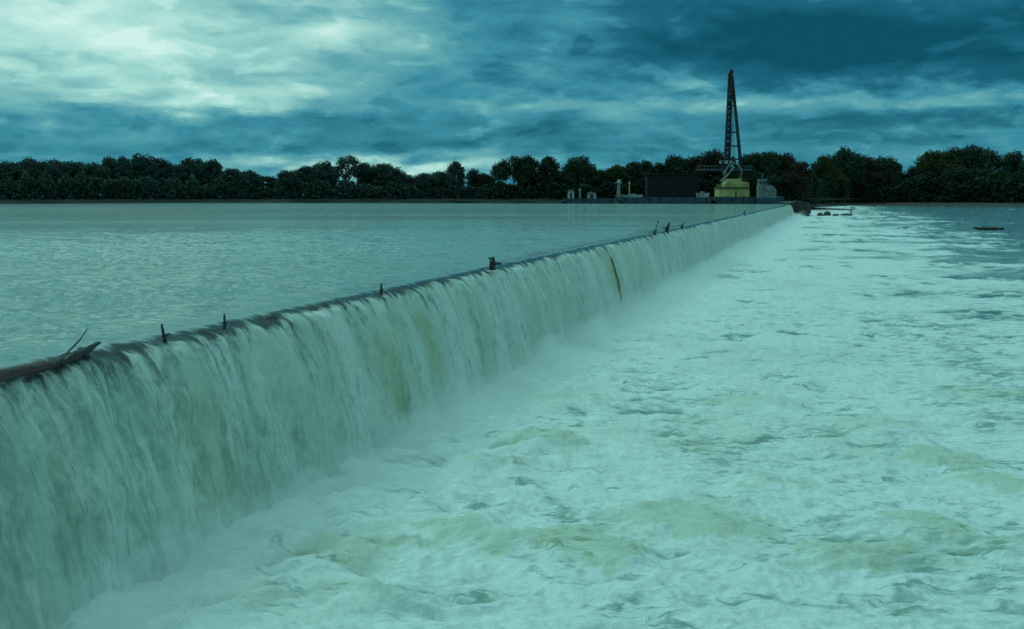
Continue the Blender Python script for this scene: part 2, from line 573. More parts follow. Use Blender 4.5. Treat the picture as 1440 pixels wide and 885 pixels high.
def pool_h(X, Y):
    dist = np.hypot(X, Y)
    D = DAM_D - (N[0] * X + N[1] * Y)            # metres downstream of the crest
    near = np.exp(-np.clip(D - 1.0, 0, None) / 7.0)
    fade = 1.0 / (1.0 + dist / 150.0)
    wx = X + 0.6 * perlin(X * 0.5, Y * 0.5, 40)
    wy = Y + 0.6 * perlin(X * 0.5, Y * 0.5, 41)
    h = 0.16 * fbm(wx * 0.22, wy * 0.30, 3, 1)
    rid = 1 - np.abs(fbm(wx * 0.27, wy * 0.95, 3, 7))
    amp = 0.7 + 0.9 * perlin(X * 0.08, Y * 0.1, 9)
    wave = (rid - 0.72) * amp
    h += 0.26 * wave
    h += 0.05 * fbm(wx * 1.7, wy * 3.0, 3, 13)
    for bx_, by_, br in BOILS:
        h += 0.16 * np.exp(-(((X - bx_) / br) ** 2 + ((Y - by_) / br) ** 2) * 1.2)
    h += 0.018 * fbm(wx * 6.5, wy * 8.0, 2, 19) * (dist < 70)
    h += near * (0.20 + 0.22 * fbm(X * 0.9, Y * 0.9, 3, 23))
    return h * fade, D, wave


def build_pool():
    ypx = np.concatenate([np.arange(281.2, 420, 1.3), np.arange(420, 1000, 1.9)])
    depth = (CAMZ * HF / (ypx - 275.0))
    depth = np.concatenate([[6000, 2500, 1500], depth, [7.0, 5.0, 2.0]])
    a = np.tan(np.radians(np.linspace(-44, 44, 1000)))
    Y, A = np.meshgrid(depth, a, indexing='ij')
    X = A * Y
    h, D, wave = pool_h(X.ravel(), Y.ravel())
    X, Y = X.ravel(), Y.ravel()
    V = np.stack([X, Y, h], 1)
    t = U[0] * X + U[1] * Y
    keep = (D > 0.35)
    me, used = grid_mesh('river_pool', V, len(depth), len(a), keep)
    X, Y, D, t, wave = X[used], Y[used], D[used], t[used], wave[used]
    nz = fbm(X * 0.045, Y * 0.03, 4, 3)
    foam = 1.0 - sstep(D + 9 * nz, 12.5, 45) * 0.95
    fan = fbm(X * 0.16, Y * 0.16, 3, 29)
    foam = foam * (1 - 0.30 * sstep(D + 4 * fan, 7, 20) * sstep(fan, -0.2, 0.5))
    near = np.exp(-np.clip(D - 1.0, 0, None) / 3.0)
    foam = np.clip(foam + 0.5 * near, 0, 1.15)
    right = sstep(D + 5 * nz, 14, 34)
    far = sstep(Y, 35, 110)
    streak = fbm(X * 0.09, Y * 0.10, 4, 44)
    foam = foam - far * sstep(D + 8 * streak, 10, 45) * 0.25
    right = right * (1 - 0.85 * far)
    foam = foam - (0.42 + 0.75 * right) * sstep(-wave, 0.02 - 0.03 * right, 0.34 - 0.14 * right) * (0.4 + 0.9 * sstep(fan, -0.3, 0.4))
    foam = foam + 0.25 * sstep(wave, 0.05, 0.25)
    murk = np.zeros(len(X))
    jx, jy = X + 0.55 * fbm(X * 1.1, Y * 1.1, 3, 50), Y + 0.55 * fbm(X * 1.1, Y * 1.1, 3, 55)
    for k, (bx_, by_, br) in enumerate(BOILS):
        r2 = ((jx - bx_) / (br * 1.25)) ** 2 + ((jy - by_) / br) ** 2
        murk = np.maximum(murk, (0.95 if k < 15 else 0.6) * np.exp(-r2 ** 1.3))
    murk = np.maximum(murk, 0.40 * sstep(fbm(X * 0.12, Y * 0.16, 3, 60), -0.05, 0.6) * (1 - sstep(Y, 30, 110)))
    foam = np.clip(foam, -0.4, 1.2)
    fattr(me, 'far', far)
    fattr(me, 'foam', foam)
    fattr(me, 'murk', murk)
    o = link('river_pool', me, M['foamy_water'])
    return tag(o, kind='structure')


build_pool()


def build_upper():
    # dam coordinates; ends 0.35 m short of the crest where the falling sheet begins
    t = np.concatenate([[-3000, -800, -200, -60], np.arange(-20, 45, 0.14), np.arange(45, 95, 0.20), np.arange(95, 298, 1.0)])
    wv = np.concatenate([0.55 + np.arange(0, 3, 0.12), 3.55 + np.arange(0.12, 14, 0.13), 17.6 + np.arange(0.1, 32, 0.26), np.geomspace(50, 400, 24), [900, 2500, 6000]])
    T, Wd = np.meshgrid(t, wv, indexing='ij')
    T, Wd = T.ravel(), Wd.ravel()
    P = np.outer(DAM_D + Wd, N) + np.outer(T, U)
    dist = np.hypot(P[:, 0], P[:, 1])
    rip = 1 - np.abs(fbm(P[:, 0] * 0.8 + 0.4 * perlin(P[:, 0] * 0.6, P[:, 1] * 0.6, 68), P[:, 1] * 1.9, 3, 72))
    h = (0.05 * fbm(P[:, 0] * 0.35, P[:, 1] * 0.7, 3, 70) + 0.085 * (rip - 0.7) * (0.7 + 0.6 * perlin(P[:, 0] * 0.1, P[:, 1] * 0.15, 66))) * (1 - sstep(dist, 35, 105))
    h *= sstep(Wd, 0.55, 2.0)
    z = UPZ + h - 0.05 * np.exp(-(Wd - 0.55) / 0.8)
    me, _ = grid_mesh('upper_river', np.column_stack([P, z]), len(t), len(wv))
    return tag(link('upper_river', me, M['upper_water']), kind='structure')


build_upper()


def build_falls():
    ts, t = [], -18.0
    while t < DAM_END:
        ts.append(t)
        dist = math.hypot(DAM_D, t)
        t += max(0.035, 0.0032 * dist * (1 + max(t, 0) / 60))
    ts = np.array(ts)
    # profile: from the level pool round the lip and down a parabola (fall = metres travelled)
    prof = []
    for w in np.linspace(0.56, 0.0, 16):
        prof.append((w, UPZ - 0.05 - 0.10 * (1 - w / 0.56) ** 2))
    v0, z0 = 1.35, UPZ - 0.15
    for tau in np.linspace(0.03, 0.86, 120):
        prof.append((-v0 * tau, z0 - 0.36 * tau - 4.3 * tau * tau))
    prof = np.array(prof)
    ds = np.concatenate([[0], np.cumsum(np.hypot(*np.diff(prof, axis=0).T))])
    tang = np.gradient(prof, axis=0)
    nrm = np.stack([-(-tang[:, 1]), -tang[:, 0]], 1)
    nrm = np.stack([tang[:, 1], -tang[:, 0]], 1)
    nrm /= np.linalg.norm(nrm, axis=1)[:, None]           # outward: downstream / up
    T, S = np.meshgrid(ts, ds, indexing='ij')
    nr, nc = T.shape
    Wp = np.broadcast_to(prof[:, 0], T.shape)
    Zp = np.broadcast_to(prof[:, 1], T.shape)
    Nw = np.broadcast_to(nrm[:, 0], T.shape)
    Nz = np.broadcast_to(nrm[:, 1], T.shape)
    lip = sstep(S, 0.25, 1.1)
    lip0 = sstep(S, 0.02, 0.5)
    Tw = T + 0.18 * perlin(T * 0.8, S * 0.6, 80)
    disp = lip * 0.16 * fbm(Tw * 0.8, S * 0.18, 2, 81)
    disp += lip * 0.085 * fbm(Tw * 2.6, S * 0.5, 3, 84)
    disp += sstep(S, 0.6, 1.8) * 0.045 * fbm(Tw * 6.0, S * 2.2, 3, 88)
    disp += lip0 * (1 - 0.6 * lip) * 0.050 * fbm(Tw * 2.2 - S * 0.6, S * 0.7, 2, 91)
    disp += sstep(S, 0.7, 1.6) * 0.035 * fbm(Tw * 4.5, S * 1.6, 3, 111)
    chop = 1 - np.abs(fbm(T * 1.6 - S * 0.5, S * 0.6, 3, 106))
    disp += sstep(S, 0.15, 0.45) * (1 - sstep(S, 0.8, 1.6)) * (0.09 * (chop - 0.75) + 0.03 * fbm(T * 7.0, S * 2.5, 2, 108))
    crestwave = 0.03 * fbm(T * 0.35, T * 0, 3, 94)
    Wd = Wp + Nw * disp
    Zd = Zp + Nz * disp + crestwave * sstep(S, 0.0, 0.4)
    P0 = N[0] * (DAM_D + Wd) + U[0] * T
    P1 = N[1] * (DAM_D + Wd) + U[1] * T
    me, _ = grid_mesh('waterfall', np.stack([P0.ravel(), P1.ravel(), Zd.ravel()], 1), nr, nc)
    # muddy streaks in the sheet
    murk = 0.18 * sstep(fbm(T * 0.5, S * 0.1, 3, 97), 0.05, 0.6) * sstep(S, 0.7, 1.5)
    for px, wd, s0, s1, amp in ((262, 0.8, 1.6, 3.6, 0.7), (545, 0.9, 1.7, 3.7, 0.9), (607, 0.35, 1.3, 3.2, 1.0), (562, 0.5, 1.0, 3.0, .6),
                                (745, 0.5, 1.8, 3.4, 0.8), (866, 1.5, 0.6, 3.2, 0.8), (905, 1.3, 1.2, 3.2, 0.5), (675, .7, 1.0, 3.2, .4),
                                (470, 0.4, 0.6, 2.6, .4), (60, 0.5, 1.5, 3.0, .4)):
        tc = crest_t(px - 40 if px < 700 else px - 22)
        murk = np.maximum(murk, 0.72 * amp * sstep(S, 0.7, 1.4) * np.exp(-((Tw + 0.3 * perlin(T * 2, S * 1.2, 113) - tc) / wd) ** 2) * sstep(S, s0 - 0.8, s0 + 0.4) * (1 - sstep(S, s1 - 0.5, s1 + 0.4)))
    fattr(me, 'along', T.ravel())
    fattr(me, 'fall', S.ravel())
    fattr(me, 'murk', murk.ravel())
    return tag(link('waterfall', me, M['falling_water']), kind='structure')


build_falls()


def build_mist(name, hgt, wid, dens, seed, off):
    ts, t = [], -16.0
    while t < DAM_END - 3:
        ts.append(t)
        t += max(0.25, 0.02 * math.hypot(DAM_D, t))
    ts = np.array(ts)
    k = 14
    V = []
    for j in range(k):
        a = math.pi * j / (k - 1)
        hh = hgt * (1 + 0.75 * fbm(ts * 0.55, ts * 0 + j * 0.25, 4, seed))
        ww = wid * (1 + 0.35 * fbm(ts * 0.4, ts * 0 + j * 0.3 + 9, 3, seed + 4))
        D = off + ww * (-math.cos(a))
        Z = -0.25 + hh * math.sin(a)
        P = np.outer(DAM_D - D, N) + np.outer(ts, U)
        V.append(np.column_stack([P, Z]))
    V = np.stack(V, 1).reshape(-1, 3)
    n = len(ts)
    F_ = []
    for i in range(n - 1):
        for j in range(k):
            j2 = (j + 1) % k
            F_.append((i * k + j, i * k + j2, (i + 1) * k + j2, (i + 1) * k + j))
    F_.append(tuple(range(k)))
    F_.append(tuple((n - 1) * k + j for j in reversed(range(k))))
    me = poly_mesh(name, V, F_, True)
    bm = bmesh.new()
    bm.from_mesh(me)
    bmesh.ops.recalc_face_normals(bm, faces=bm.faces)
    bm.to_mesh(me)
    bm.free()
    o = link('mist', me, mist_mat('mist', dens))
    return tag(o, kind='stuff')


build_mist('mist', 0.62, 0.85, 0.60, 100, 1.75)
build_mist('mist', 1.05, 1.4, 0.22, 110, 1.95)
build_mist('mist', 1.5, 2.2, 0.06, 120, 2.2)

# banks: sheets of land whose front edge slopes into the water ------
def bank(name, shore, z_water, z_top, slope, back_pts, m, seed):
    """shore: list of (x, y) from left to right"""
    pts = []
    for (x0, y0), (x1, y1) in zip(shore, shore[1:]):
        n = max(2, int(math.hypot(x1 - x0, y1 - y0) / 4))
        for i in range(n):
            f = i / n
            pts.append((x0 + (x1 - x0) * f, y0 + (y1 - y0) * f))
    pts.append(shore[-1])
    pts = np.array(pts)
    rows = []
    offs = [-3, 0, 0.12, 0.35, 0.6, 1.0, 1.6, 3.0, 10, 60, 400]
    for o in offs:
        jit = fbm(pts[:, 0] * 0.06, pts[:, 1] * 0.06 + o, 3, seed) * (2.0 if o >= 0 else 0)
        f = min(max(o, -0.25), 1.0)
        z = z_water + (z_top - z_water) * (f if f < 0 else f ** 0.8) + 0.25 * fbm(pts[:, 0] * 0.12, pts[:, 1] * 0.12 + o * 3, 2, seed + 3)
        if o < 0:
            z = np.full(len(pts), z_water - 2.5)
        rows.append(np.column_stack([pts[:, 0] * (1 + max(o, 0) * slope * 0.0012), pts[:, 1] + o * slope + jit, z]))
    V = np.concatenate(rows)
    me, _ = grid_mesh(name, V, len(offs), len(pts))
    return tag(link(name, me, m), kind='structure')


def sh(px, Y):
    return (atx(px, Y), Y)


SHORE_UP = [(-900, 250), (-420, 268), sh(0, 296), sh(250, 332), sh(500, 372), sh(800, 398), sh(1000, 410), sh(1090, 406)]
bank('upstream_bank', SHORE_UP, UPZ, UPZ + 1.1, 5, None, M['dark_soil'], 200)
SHORE_DN = [sh(1098, 330), sh(1112, 350), sh(1128, 430), sh(1150, 540), sh(1200, 640), sh(1300, 625), sh(1440, 592), (420, 560), (700, 480)]
bank('downstream_bank', SHORE_DN, 0.0, 1.5, 22, None, M['mud'], 210)
land = link('ground', poly_mesh('ground', [(-4000, 440, 4.4), (140, 440, 4.4), (150, 700, 1.2), (4000, 700, 1.2), (4000, 6000, 5.0), (-4000, 6000, 5.0)],
                                [(0, 1, 2, 3, 4, 5)]), M['soil'])
tag(land, kind='structure')

# ------------------------------------------------------------------ trees
def crown_mesh(name, seed, shape):
    """leaf clumps through the crown of a tree 10 m tall; returns crown mesh, limb mesh, trunk mesh"""
    rnd = random.Random(seed)
    wide, low, lobes, gap = shape
    L = []
    zc, hz = 10 * (low + 1) / 2, 10 * (1 - low) / 2          # centre and half height of the crown
    for i in range(lobes):
        f = 1 - 1.75 * (i + 0.5) / lobes                     # from the top down
        a = i * 2.4 + rnd.uniform(-0.5, 0.5)
        rad = rnd.uniform(0.95, 1.45) * (0.55 + 0.17 * wide)
        k = rnd.uniform(0.72, 1.0)
        ring = math.sqrt(max(0.0, 1 - f * f))
        L.append((Vector((math.cos(a) * ring * (wide - rad * .6) * k, math.sin(a) * ring * (wide - rad * .6) * k,
                          zc + f * (hz - rad * .8) * rnd.uniform(0.88, 1.0))), rad))
    vs, fs = [], []
    for c, rad in L:
        n = int(360 * rad * rad * (1 - gap))
        for k in range(n):
            d = Vector((rnd.gauss(0, 1), rnd.gauss(0, 1), rnd.gauss(0, 0.8))).normalized()
            rr = rad * (rnd.random() ** 0.45) * (1 + 0.25 * math.sin(d.x * 5 + seed) * math.cos(d.z * 6))
            p = c + d * rr
            s = rnd.uniform(0.10, 0.21)
            q = Vector((rnd.gauss(0, 1), rnd.gauss(0, 1), rnd.gauss(0, 1))).normalized().to_track_quat('Z', 'Y')
            b = len(vs)
            vs += [p + q @ Vector(v) for v in ((-s, -s * .5, 0), (s * .2, -s * .7, s * .3), (s, s * .4, 0), (-s * .3, s * .7, s * .2))]
            fs += [(b, b + 1, b + 2, b + 3)]
    crown = poly_mesh(name, vs, fs)
    tr = MB()
    bend = rnd.uniform(-.3, .3)
    tr.tube([(0, 0, -0.4), (bend * .3, 0, 1.5), (bend, .1, 3.5), (bend * .8, 0, 6.0), (0, 0, 8.6)], [0.26, 0.2, 0.16, 0.10, 0.03], 7)
    trunk = poly_mesh('trunk', tr.v, tr.f, True)
    lb = MB()
    for c, rad in L:
        b = Vector((bend * .9, 0, max(1.3, c.z * 0.62)))
        mid = b.lerp(c, 0.55) + Vector((0, 0, -0.15))
        lb.tube([b, mid, c], [0.085, 0.055, 0.02], 5)
    limb = poly_mesh('limbs', lb.v, lb.f, True)
    return crown, limb, trunk


SHAPES = {'round': (3.0, 0.10, 16, 0.0), 'broad': (4.0, 0.05, 20, 0.0), 'tall': (2.2, 0.10, 14, 0.0),
          'open': (3.0, 0.34, 12, 0.45), 'oak': (3.6, 0.08, 20, 0.0), 'slim': (1.6, 0.15, 11, 0.1)}
TREE = {}
for k, (nm, shp) in enumerate(SHAPES.items()):
    for v in range(3):
        TREE[nm, v] = crown_mesh('crown', 31 * k + 7 * v + 3, shp)
for c, l, t in TREE.values():
    l.materials.append(M['bark'])
    t.materials.append(M['bark'])
CROWN_M = {}


def crown_of(nm, v, leaf):
    key = (nm, v, leaf)
    if key not in CROWN_M:
        me = TREE[nm, v][0].copy()
        me.materials.append(M[leaf])
        CROWN_M[key] = me
    return CROWN_M[key]


WID = {'round': 6.0, 'broad': 8.0, 'tall': 4.4, 'open': 6.0, 'oak': 7.2, 'slim': 3.2}


def tree(px, top, wpx, Y, ground, nm, leaf, label, group=None, kindname='tree'):
    x = atx(px, Y)
    zt = atz(top, Y)
    h = zt - ground
    wid = wpx / HF * Y
    v = random.randrange(3)
    root = empty(kindname, (x, Y, ground), random.uniform(0, 6.28))
    sx = wid / WID[nm]
    root.scale = (sx, sx, h / 10.0)
    link('crown', crown_of(nm, v, leaf), None, root)
    link('limbs', TREE[nm, v][1], None, root)
    link('trunk', TREE[nm, v][2], None, root)
    tag(root, label, 'tree', group)
    return root


def shoreY(px):
    xs = [0, 250, 500, 800, 1000, 1090, 1140]
    ys = [296, 332, 372, 398, 410, 412, 420]
    return float(np.interp(px, xs, ys))


# px, top, width, shape, leaf, label, group
T_ = [(-20, 229, 48, 'oak', 'leaf_green', 'grey green tree cut off by the left edge of the picture', 'even wood on the far left bank'),
      (12, 227, 46, 'oak', 'leaf_green', 'grey green tree next in from the left edge in the even wood', 'even wood on the far left bank'), (44, 224, 50, 'oak', 'leaf_olive', 'domed tree in the left half of the even wood', 'even wood on the far left bank'), (75, 225, 46, 'broad', 'leaf_olive', 'wide spreading tree in the middle of the even wood on the left', 'even wood on the far left bank'),
      (104, 226, 46, 'oak', 'leaf_green', 'grey green tree between the wide spreading tree and the shallow dip of the left wood', 'even wood on the far left bank'), (132, 229, 40, 'oak', 'leaf_green', 'low grey green tree filling the shallow dip before the three high clumps', 'even wood on the far left bank'),
      (156, 219, 26, 'round', 'leaf_green', 'small rounded tree rising above the left wood, first of its three clumps', None),
      (176, 218, 20, 'tall', 'leaf_green', 'slim tree between two rounded crowns above the left wood', None),
      (202, 218, 44, 'oak', 'leaf_green', 'broad flat topped tree, highest clump in the left wood', None),
      (228, 222, 34, 'round', 'leaf_green', 'rounded tree on the right shoulder of the flat topped clump', None),
      (272, 221, 40, 'oak', 'leaf_olive', 'domed tree at the right end of the tall left wood', None),
      (298, 223, 28, 'round', 'leaf_olive', 'narrow tree closing the tall left wood where the skyline drops', None),
      (250, 231, 34, 'round', 'leaf_green', 'grey green tree between the flat topped clump and the domed end tree', 'even wood on the far left bank'), (328, 236, 40, 'broad', 'leaf_green', 'low spreading tree just below the step down from the tall left wood', 'sagging stretch of the left wood'), (352, 240, 34, 'oak', 'leaf_green', 'low tree in the middle of the sagging stretch of the left wood', 'sagging stretch of the left wood'),
      (376, 247, 30, 'round', 'leaf_olive', 'lowest tree in the notch of the left skyline', 'sagging stretch of the left wood'), (404, 239, 28, 'round', 'leaf_green', 'small round tree just right of the lowest notch at the far left skyline', None),
      (432, 233, 38, 'oak', 'leaf_green', 'rounded tree on the rising slope left of the tall tufted tree', None),
      (456, 228, 36, 'oak', 'leaf_green', 'domed tree directly left of the tall tufted tree', None),
      (491, 218, 34, 'open', 'leaf_green', 'tall tufted tree standing highest on the middle left skyline', None),
      (514, 228, 22, 'tall', 'leaf_green', 'short tree tucked against the right of the tall tufted tree', None),
      (540, 229, 52, 'broad', 'leaf_olive', 'large dome shaped tree sloping down to the bright gap at the horizon', None),
      (568, 244, 30, 'round', 'leaf_green', 'low tree at the foot of the large dome beside the bright gap', None),
      (598, 243, 34, 'oak', 'leaf_green', 'low flat tree just right of the bright gap at the horizon', None),
      (622, 241, 34, 'oak', 'leaf_green', 'low flat tree left of the pointed tree', None),
      (641, 226, 22, 'tall', 'leaf_green', 'pointed little tree sticking up above low flat trees', None),
      (665, 237, 18, 'slim', 'leaf_green', 'thin low tree right of the pointed little tree', None),
      (680, 244, 34, 'oak', 'leaf_rust', 'low rust brown tree left of the airy pair', None),
      (703, 226, 24, 'open', 'leaf_green', 'airy see through tree at the left of the tall central clump', None),
      (722, 219, 30, 'open', 'leaf_green', 'tall airy tree in the central clump, its left half', None),
      (741, 217, 32, 'round', 'leaf_green', 'tall dense tree forming the right half of the central clump', None),
      (771, 219, 28, 'tall', 'leaf_green', 'free standing upright tree with sky on both sides left of the wide dome', None),
      (752, 240, 40, 'oak', 'leaf_rust', 'low rust tree between the tall central clump and the free standing upright tree', 'low trees behind the barges'), (790, 241, 38, 'oak', 'leaf_green', 'low green tree left of the wide dome above the white cabin', 'low trees behind the barges'),
      (815, 221, 42, 'oak', 'leaf_green', 'wide domed tree above the small white cabin', None),
      (846, 238, 30, 'round', 'leaf_green', 'low green tree between the wide dome and the light tower', 'low trees behind the barges'), (868, 231, 30, 'round', 'leaf_olive', 'olive tree above the pale light tower', None),
      (890, 226, 28, 'tall', 'leaf_green', 'upright dark tree right of the pale light tower', None),
      (908, 225, 24, 'tall', 'leaf_green', 'narrow tree above the left end of the dark shed', None),
      (926, 229, 22, 'slim', 'leaf_green', 'thin tree above the middle of the dark shed', None),
      (948, 217, 34, 'round', 'leaf_green', 'round topped tree above the right half of the dark shed', None),
      (976, 218, 34, 'round', 'leaf_rust', 'brownish round tree a little left of the crane', None),
      (1002, 211, 44, 'oak', 'leaf_rust', 'tall rust brown tree directly left of the crane boom', None),
      (1056, 213, 34, 'round', 'leaf_green', 'round dark green tree directly right of the crane boom', None),
      (1080, 212, 40, 'oak', 'leaf_green', 'broad green tree right of the crane above the workboat', None),
      (1102, 214, 34, 'round', 'leaf_rust', 'brownish tree on the slope right of the crane', None),
      (1122, 226, 34, 'round', 'leaf_rust', 'rust tree above the dark abutment', None),
      (1028, 236, 50, 'broad', 'leaf_green', 'broad low tree directly behind the crane house', 'low trees behind the barges'), (965, 240, 50, 'broad', 'leaf_green', 'broad low tree behind the right end of the dark shed', 'low trees behind the barges'), (905, 242, 50, 'broad', 'leaf_green', 'broad low tree behind the left end of the dark shed', 'low trees behind the barges'),
      (1068, 240, 50, 'broad', 'leaf_green', 'broad low tree behind the workboat wheelhouse', 'low trees behind the barges'), (1110, 242, 44, 'broad', 'leaf_rust', 'low rust tree behind the abutment cap', 'low trees behind the barges')]
for px, top, w, nm, leaf, lab, gr in T_:
    leaf = 'leaf_haze' if leaf != 'leaf_rust' and px < 700 else leaf
    Y = shoreY(px) + random.uniform(8, 16) + (4 if top < 236 else 0)
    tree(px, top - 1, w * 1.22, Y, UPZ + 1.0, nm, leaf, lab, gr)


def shoreR(px):
    return float(np.interp(px, [1120, 1150, 1200, 1300, 1440, 1560], [470, 560, 655, 645, 612, 590]))


T2 = [(1138, 240, 22, 'round', 'leaf_green', 'small dark tree in the low notch right of the abutment', None),
      (1160, 218, 34, 'oak', 'leaf_olive', 'olive tree on the left shoulder of the tall dome right of the abutment', None),
      (1187, 209, 46, 'oak', 'leaf_green', 'tall domed tree right of the abutment', None),
      (1212, 219, 40, 'oak', 'leaf_rust', 'brownish tree on the right shoulder of the tall dome', None),
      (1242, 220, 40, 'oak', 'leaf_green', 'flat topped green tree left of the low gap on the right bank', None),
      (1258, 226, 20, 'round', 'leaf_green', 'narrow green tree on the edge of the right bank gap', None),
      (1281, 233, 14, 'slim', 'leaf_green', 'small spiky tree standing alone in the right bank gap', None),
      (1310, 210, 42, 'oak', 'leaf_olive', 'square shouldered olive tree right of the spiky little tree', None),
      (1336, 209, 42, 'oak', 'leaf_olive', 'broad olive tree in the middle of the tall right hand wood', None),
      (1364, 202, 40, 'round', 'leaf_green', 'tallest tree of the right hand wood', None),
      (1390, 208, 30, 'open', 'leaf_green', 'airy tree with sky showing through, right of the tallest tree', None),
      (1422, 212, 34, 'round', 'leaf_green', 'round headed tree at the right edge of the picture', None),
      (1450, 216, 34, 'oak', 'leaf_green', 'green tree cut off by the right edge of the picture', None),
      (1405, 240, 40, 'oak', 'leaf_green', 'low tree in front of the airy tree of the right wood', 'low trees of the right bank wood'), (1375, 236, 44, 'broad', 'leaf_green', 'low tree at the foot of the tallest tree of the right wood', 'low trees of the right bank wood'), (1345, 234, 44, 'broad', 'leaf_green', 'low tree at the foot of the broad olive tree of the right wood', 'low trees of the right bank wood'),
      (1315, 236, 40, 'broad', 'leaf_green', 'low tree at the foot of the square shouldered olive tree', 'low trees of the right bank wood'), (1290, 245, 34, 'broad', 'leaf_green', 'low tree under the spiky tree in the right bank gap', 'low trees of the right bank wood'), (1262, 241, 40, 'broad', 'leaf_green', 'low tree under the narrow green tree beside the right bank gap', 'low trees of the right bank wood'),
      (1232, 238, 44, 'broad', 'leaf_rust', 'low rust tree at the foot of the flat topped right bank tree', 'low trees of the right bank wood'), (1200, 236, 44, 'broad', 'leaf_rust', 'low rust tree at the foot of the tall dome right of the abutment', 'low trees of the right bank wood'), (1170, 240, 40, 'broad', 'leaf_green', 'low green tree at the foot of the olive shoulder tree by the abutment', 'low trees of the right bank wood'),
      (1434, 240, 40, 'broad', 'leaf_green', 'low tree at the foot of the round headed tree by the right edge', 'low trees of the right bank wood')]
for px, top, w, nm, leaf, lab, gr in T2:
    Y = shoreR(px) + random.uniform(14, 24) + (6 if top < 232 else 0)
    tree(px, top - 1, w * 1.22, Y, 1.3, nm, leaf, lab, gr)


# undergrowth: one uncountable mass of brush along both banks
def brush(name, spans, seed, leaf):
    rs = np.random.RandomState(seed)
    VV, n = [], 0
    for fn, p0, p1, zg, topf, cnt, s0 in spans:
        px = rs.uniform(p0, p1, cnt)
        Y = np.array([fn(p) for p in px]) + 5 + 16 * rs.rand(cnt) ** 1.2
        tp = 275 - (275 - np.interp(px, topf[0], topf[1])) * (0.75 + 0.5 * (fbm(px * 0.045, px * 0, 3, seed) + 0.25))
        z1 = CAMZ + (275 - tp) / HF * Y
        z = zg + (z1 - zg) * rs.rand(cnt) ** 0.8
        X = (px - 720) / HF * Y
        c = np.column_stack([X, Y, z])
        q1 = rs.randn(cnt, 3)
        q1 /= np.linalg.norm(q1, axis=1)[:, None]
        q2 = np.cross(q1, rs.randn(cnt, 3))
        q2 /= np.linalg.norm(q2, axis=1)[:, None]
        s = (rs.uniform(0.5, 1.0, cnt) * s0)[:, None]
        VV.append(np.stack([c - q1 * s - q2 * s * .5, c + q1 * s * .3 - q2 * s * .7, c + q1 * s + q2 * s * .4, c - q1 * s * .3 + q2 * s * .7], 1).reshape(-1, 3))
    V = np.concatenate(VV)
    F_ = np.arange(len(V)).reshape(-1, 4).tolist()
    return tag(link(name, poly_mesh(name, V, F_), M[leaf]), kind='stuff')


brush('undergrowth', [(shoreY, -40, 700, UPZ + 0.5, ([-120, 120, 300, 340, 390, 430, 560, 590, 700, 1135], [246, 246, 250, 257, 264, 256, 257, 262, 260, 253]), 34000, 0.6)], 5, 'leaf_haze_mid')
brush('undergrowth', [(shoreY, 690, 1135, UPZ + 0.5, ([690, 1135], [260, 253]), 20000, 0.7),
                      (shoreR, 1128, 1470, 0.4, ([1128, 1150, 1280, 1540], [258, 252, 254, 248]), 22000, 1.15)], 6, 'leaf_dark')

# ------------------------------------------------------------------ crane barge and its neighbours
YB = 392.0
PX = YB / HF


def lx(px):
    return (px - 1030) * PX


def lz(py):
    return atz(py, YB)


cb = empty('crane', (atx(1030, YB), YB, 0))
tag(cb, 'tall dark lattice boom crane with yellowish house on a moored barge', 'crane')
# lower house with a stripe and upper house
MB().box(lx(1008), lx(1050), -4.5, 4.5, lz(277.5), lz(266.5)).build('lower_house', M['cream'], cb)
MB().box(lx(1008) - .12, lx(1050) + .12, -4.62, 4.62, lz(266.5), lz(263.5)).build('stripe', M['olive'], cb)
MB().prism([(lx(1013), lz(263.5)), (lx(1050), lz(263.5)), (lx(1050), lz(257)), (lx(1040), lz(256)), (lx(1038), lz(252)), (lx(1023), lz(252))], -3.8, 3.8).build('upper_house', M['cream'], cb)
for a, b in ((1009.5, 1012), (1044, 1049)):
    MB().box(lx(a), lx(b), -3.2, 3.2, lz(263.4), lz(259.5)).build('winch', M['olive'], cb)
MB().tube([(lx(1046), 1.0, lz(257.2)), (lx(1046), 1.0, lz(250))], 0.35, 8).build('exhaust', M['rust_steel'], cb)
MB().box(lx(1030), lx(1032.5), -4.56, -4.4, lz(276.8), lz(269)).build('door', M['olive'], cb)
rl = MB()
for i in range(12):
    xx = lx(1008.5 + i * 3.75)
    rl.tube([(xx, -4.55, lz(263.5)), (xx, -4.55, lz(263.5) + 1.0)], 0.05, 4)
rl.tube([(lx(1008), -4.55, lz(263.5) + 1.0), (lx(1050), -4.55, lz(263.5) + 1.0)], 0.06, 4)
rl.build('deck_rail', M['olive'], cb)
# cab high on the gantry
c_ = MB().box(lx(1011.5), lx(1022), -1.3, 1.3, lz(231), lz(226.5)).build('cab', M['pale'], cb)
MB().box(lx(1012.5), lx(1017), -1.36, -1.2, lz(230.5), lz(227.2)).build('window', M['glass'], c_)
# gantry legs
for pts in (((1024, 227), (1036, 233), (1041, 240), (1040, 254)), ((1019, 255), (1017, 243), (1026, 228)), ((1026, 226), (1030, 236), (1022, 246), (1013, 256))):
    for y in (-1.5, 1.5):
        MB().tube([(lx(a), y, lz(b)) for a, b in pts], 0.26, 6).build('gantry_leg', M['pale'], cb)
MB().box(lx(980), lx(1056), -0.7, 0.7, lz(240.6), lz(238)).build('walkway', M['hull'], cb)
rail = MB()
for i in range(17):
    xx = lx(980 + i * 4.75)
    rail.tube([(xx, -0.6, lz(238)), (xx, -0.6, lz(238) + 1.0)], 0.04, 4)
rail.tube([(lx(980), -0.6, lz(238) + 1.0), (lx(1056), -0.6, lz(238) + 1.0)], 0.05, 4)
rail.build('railing', M['greypaint'], cb)


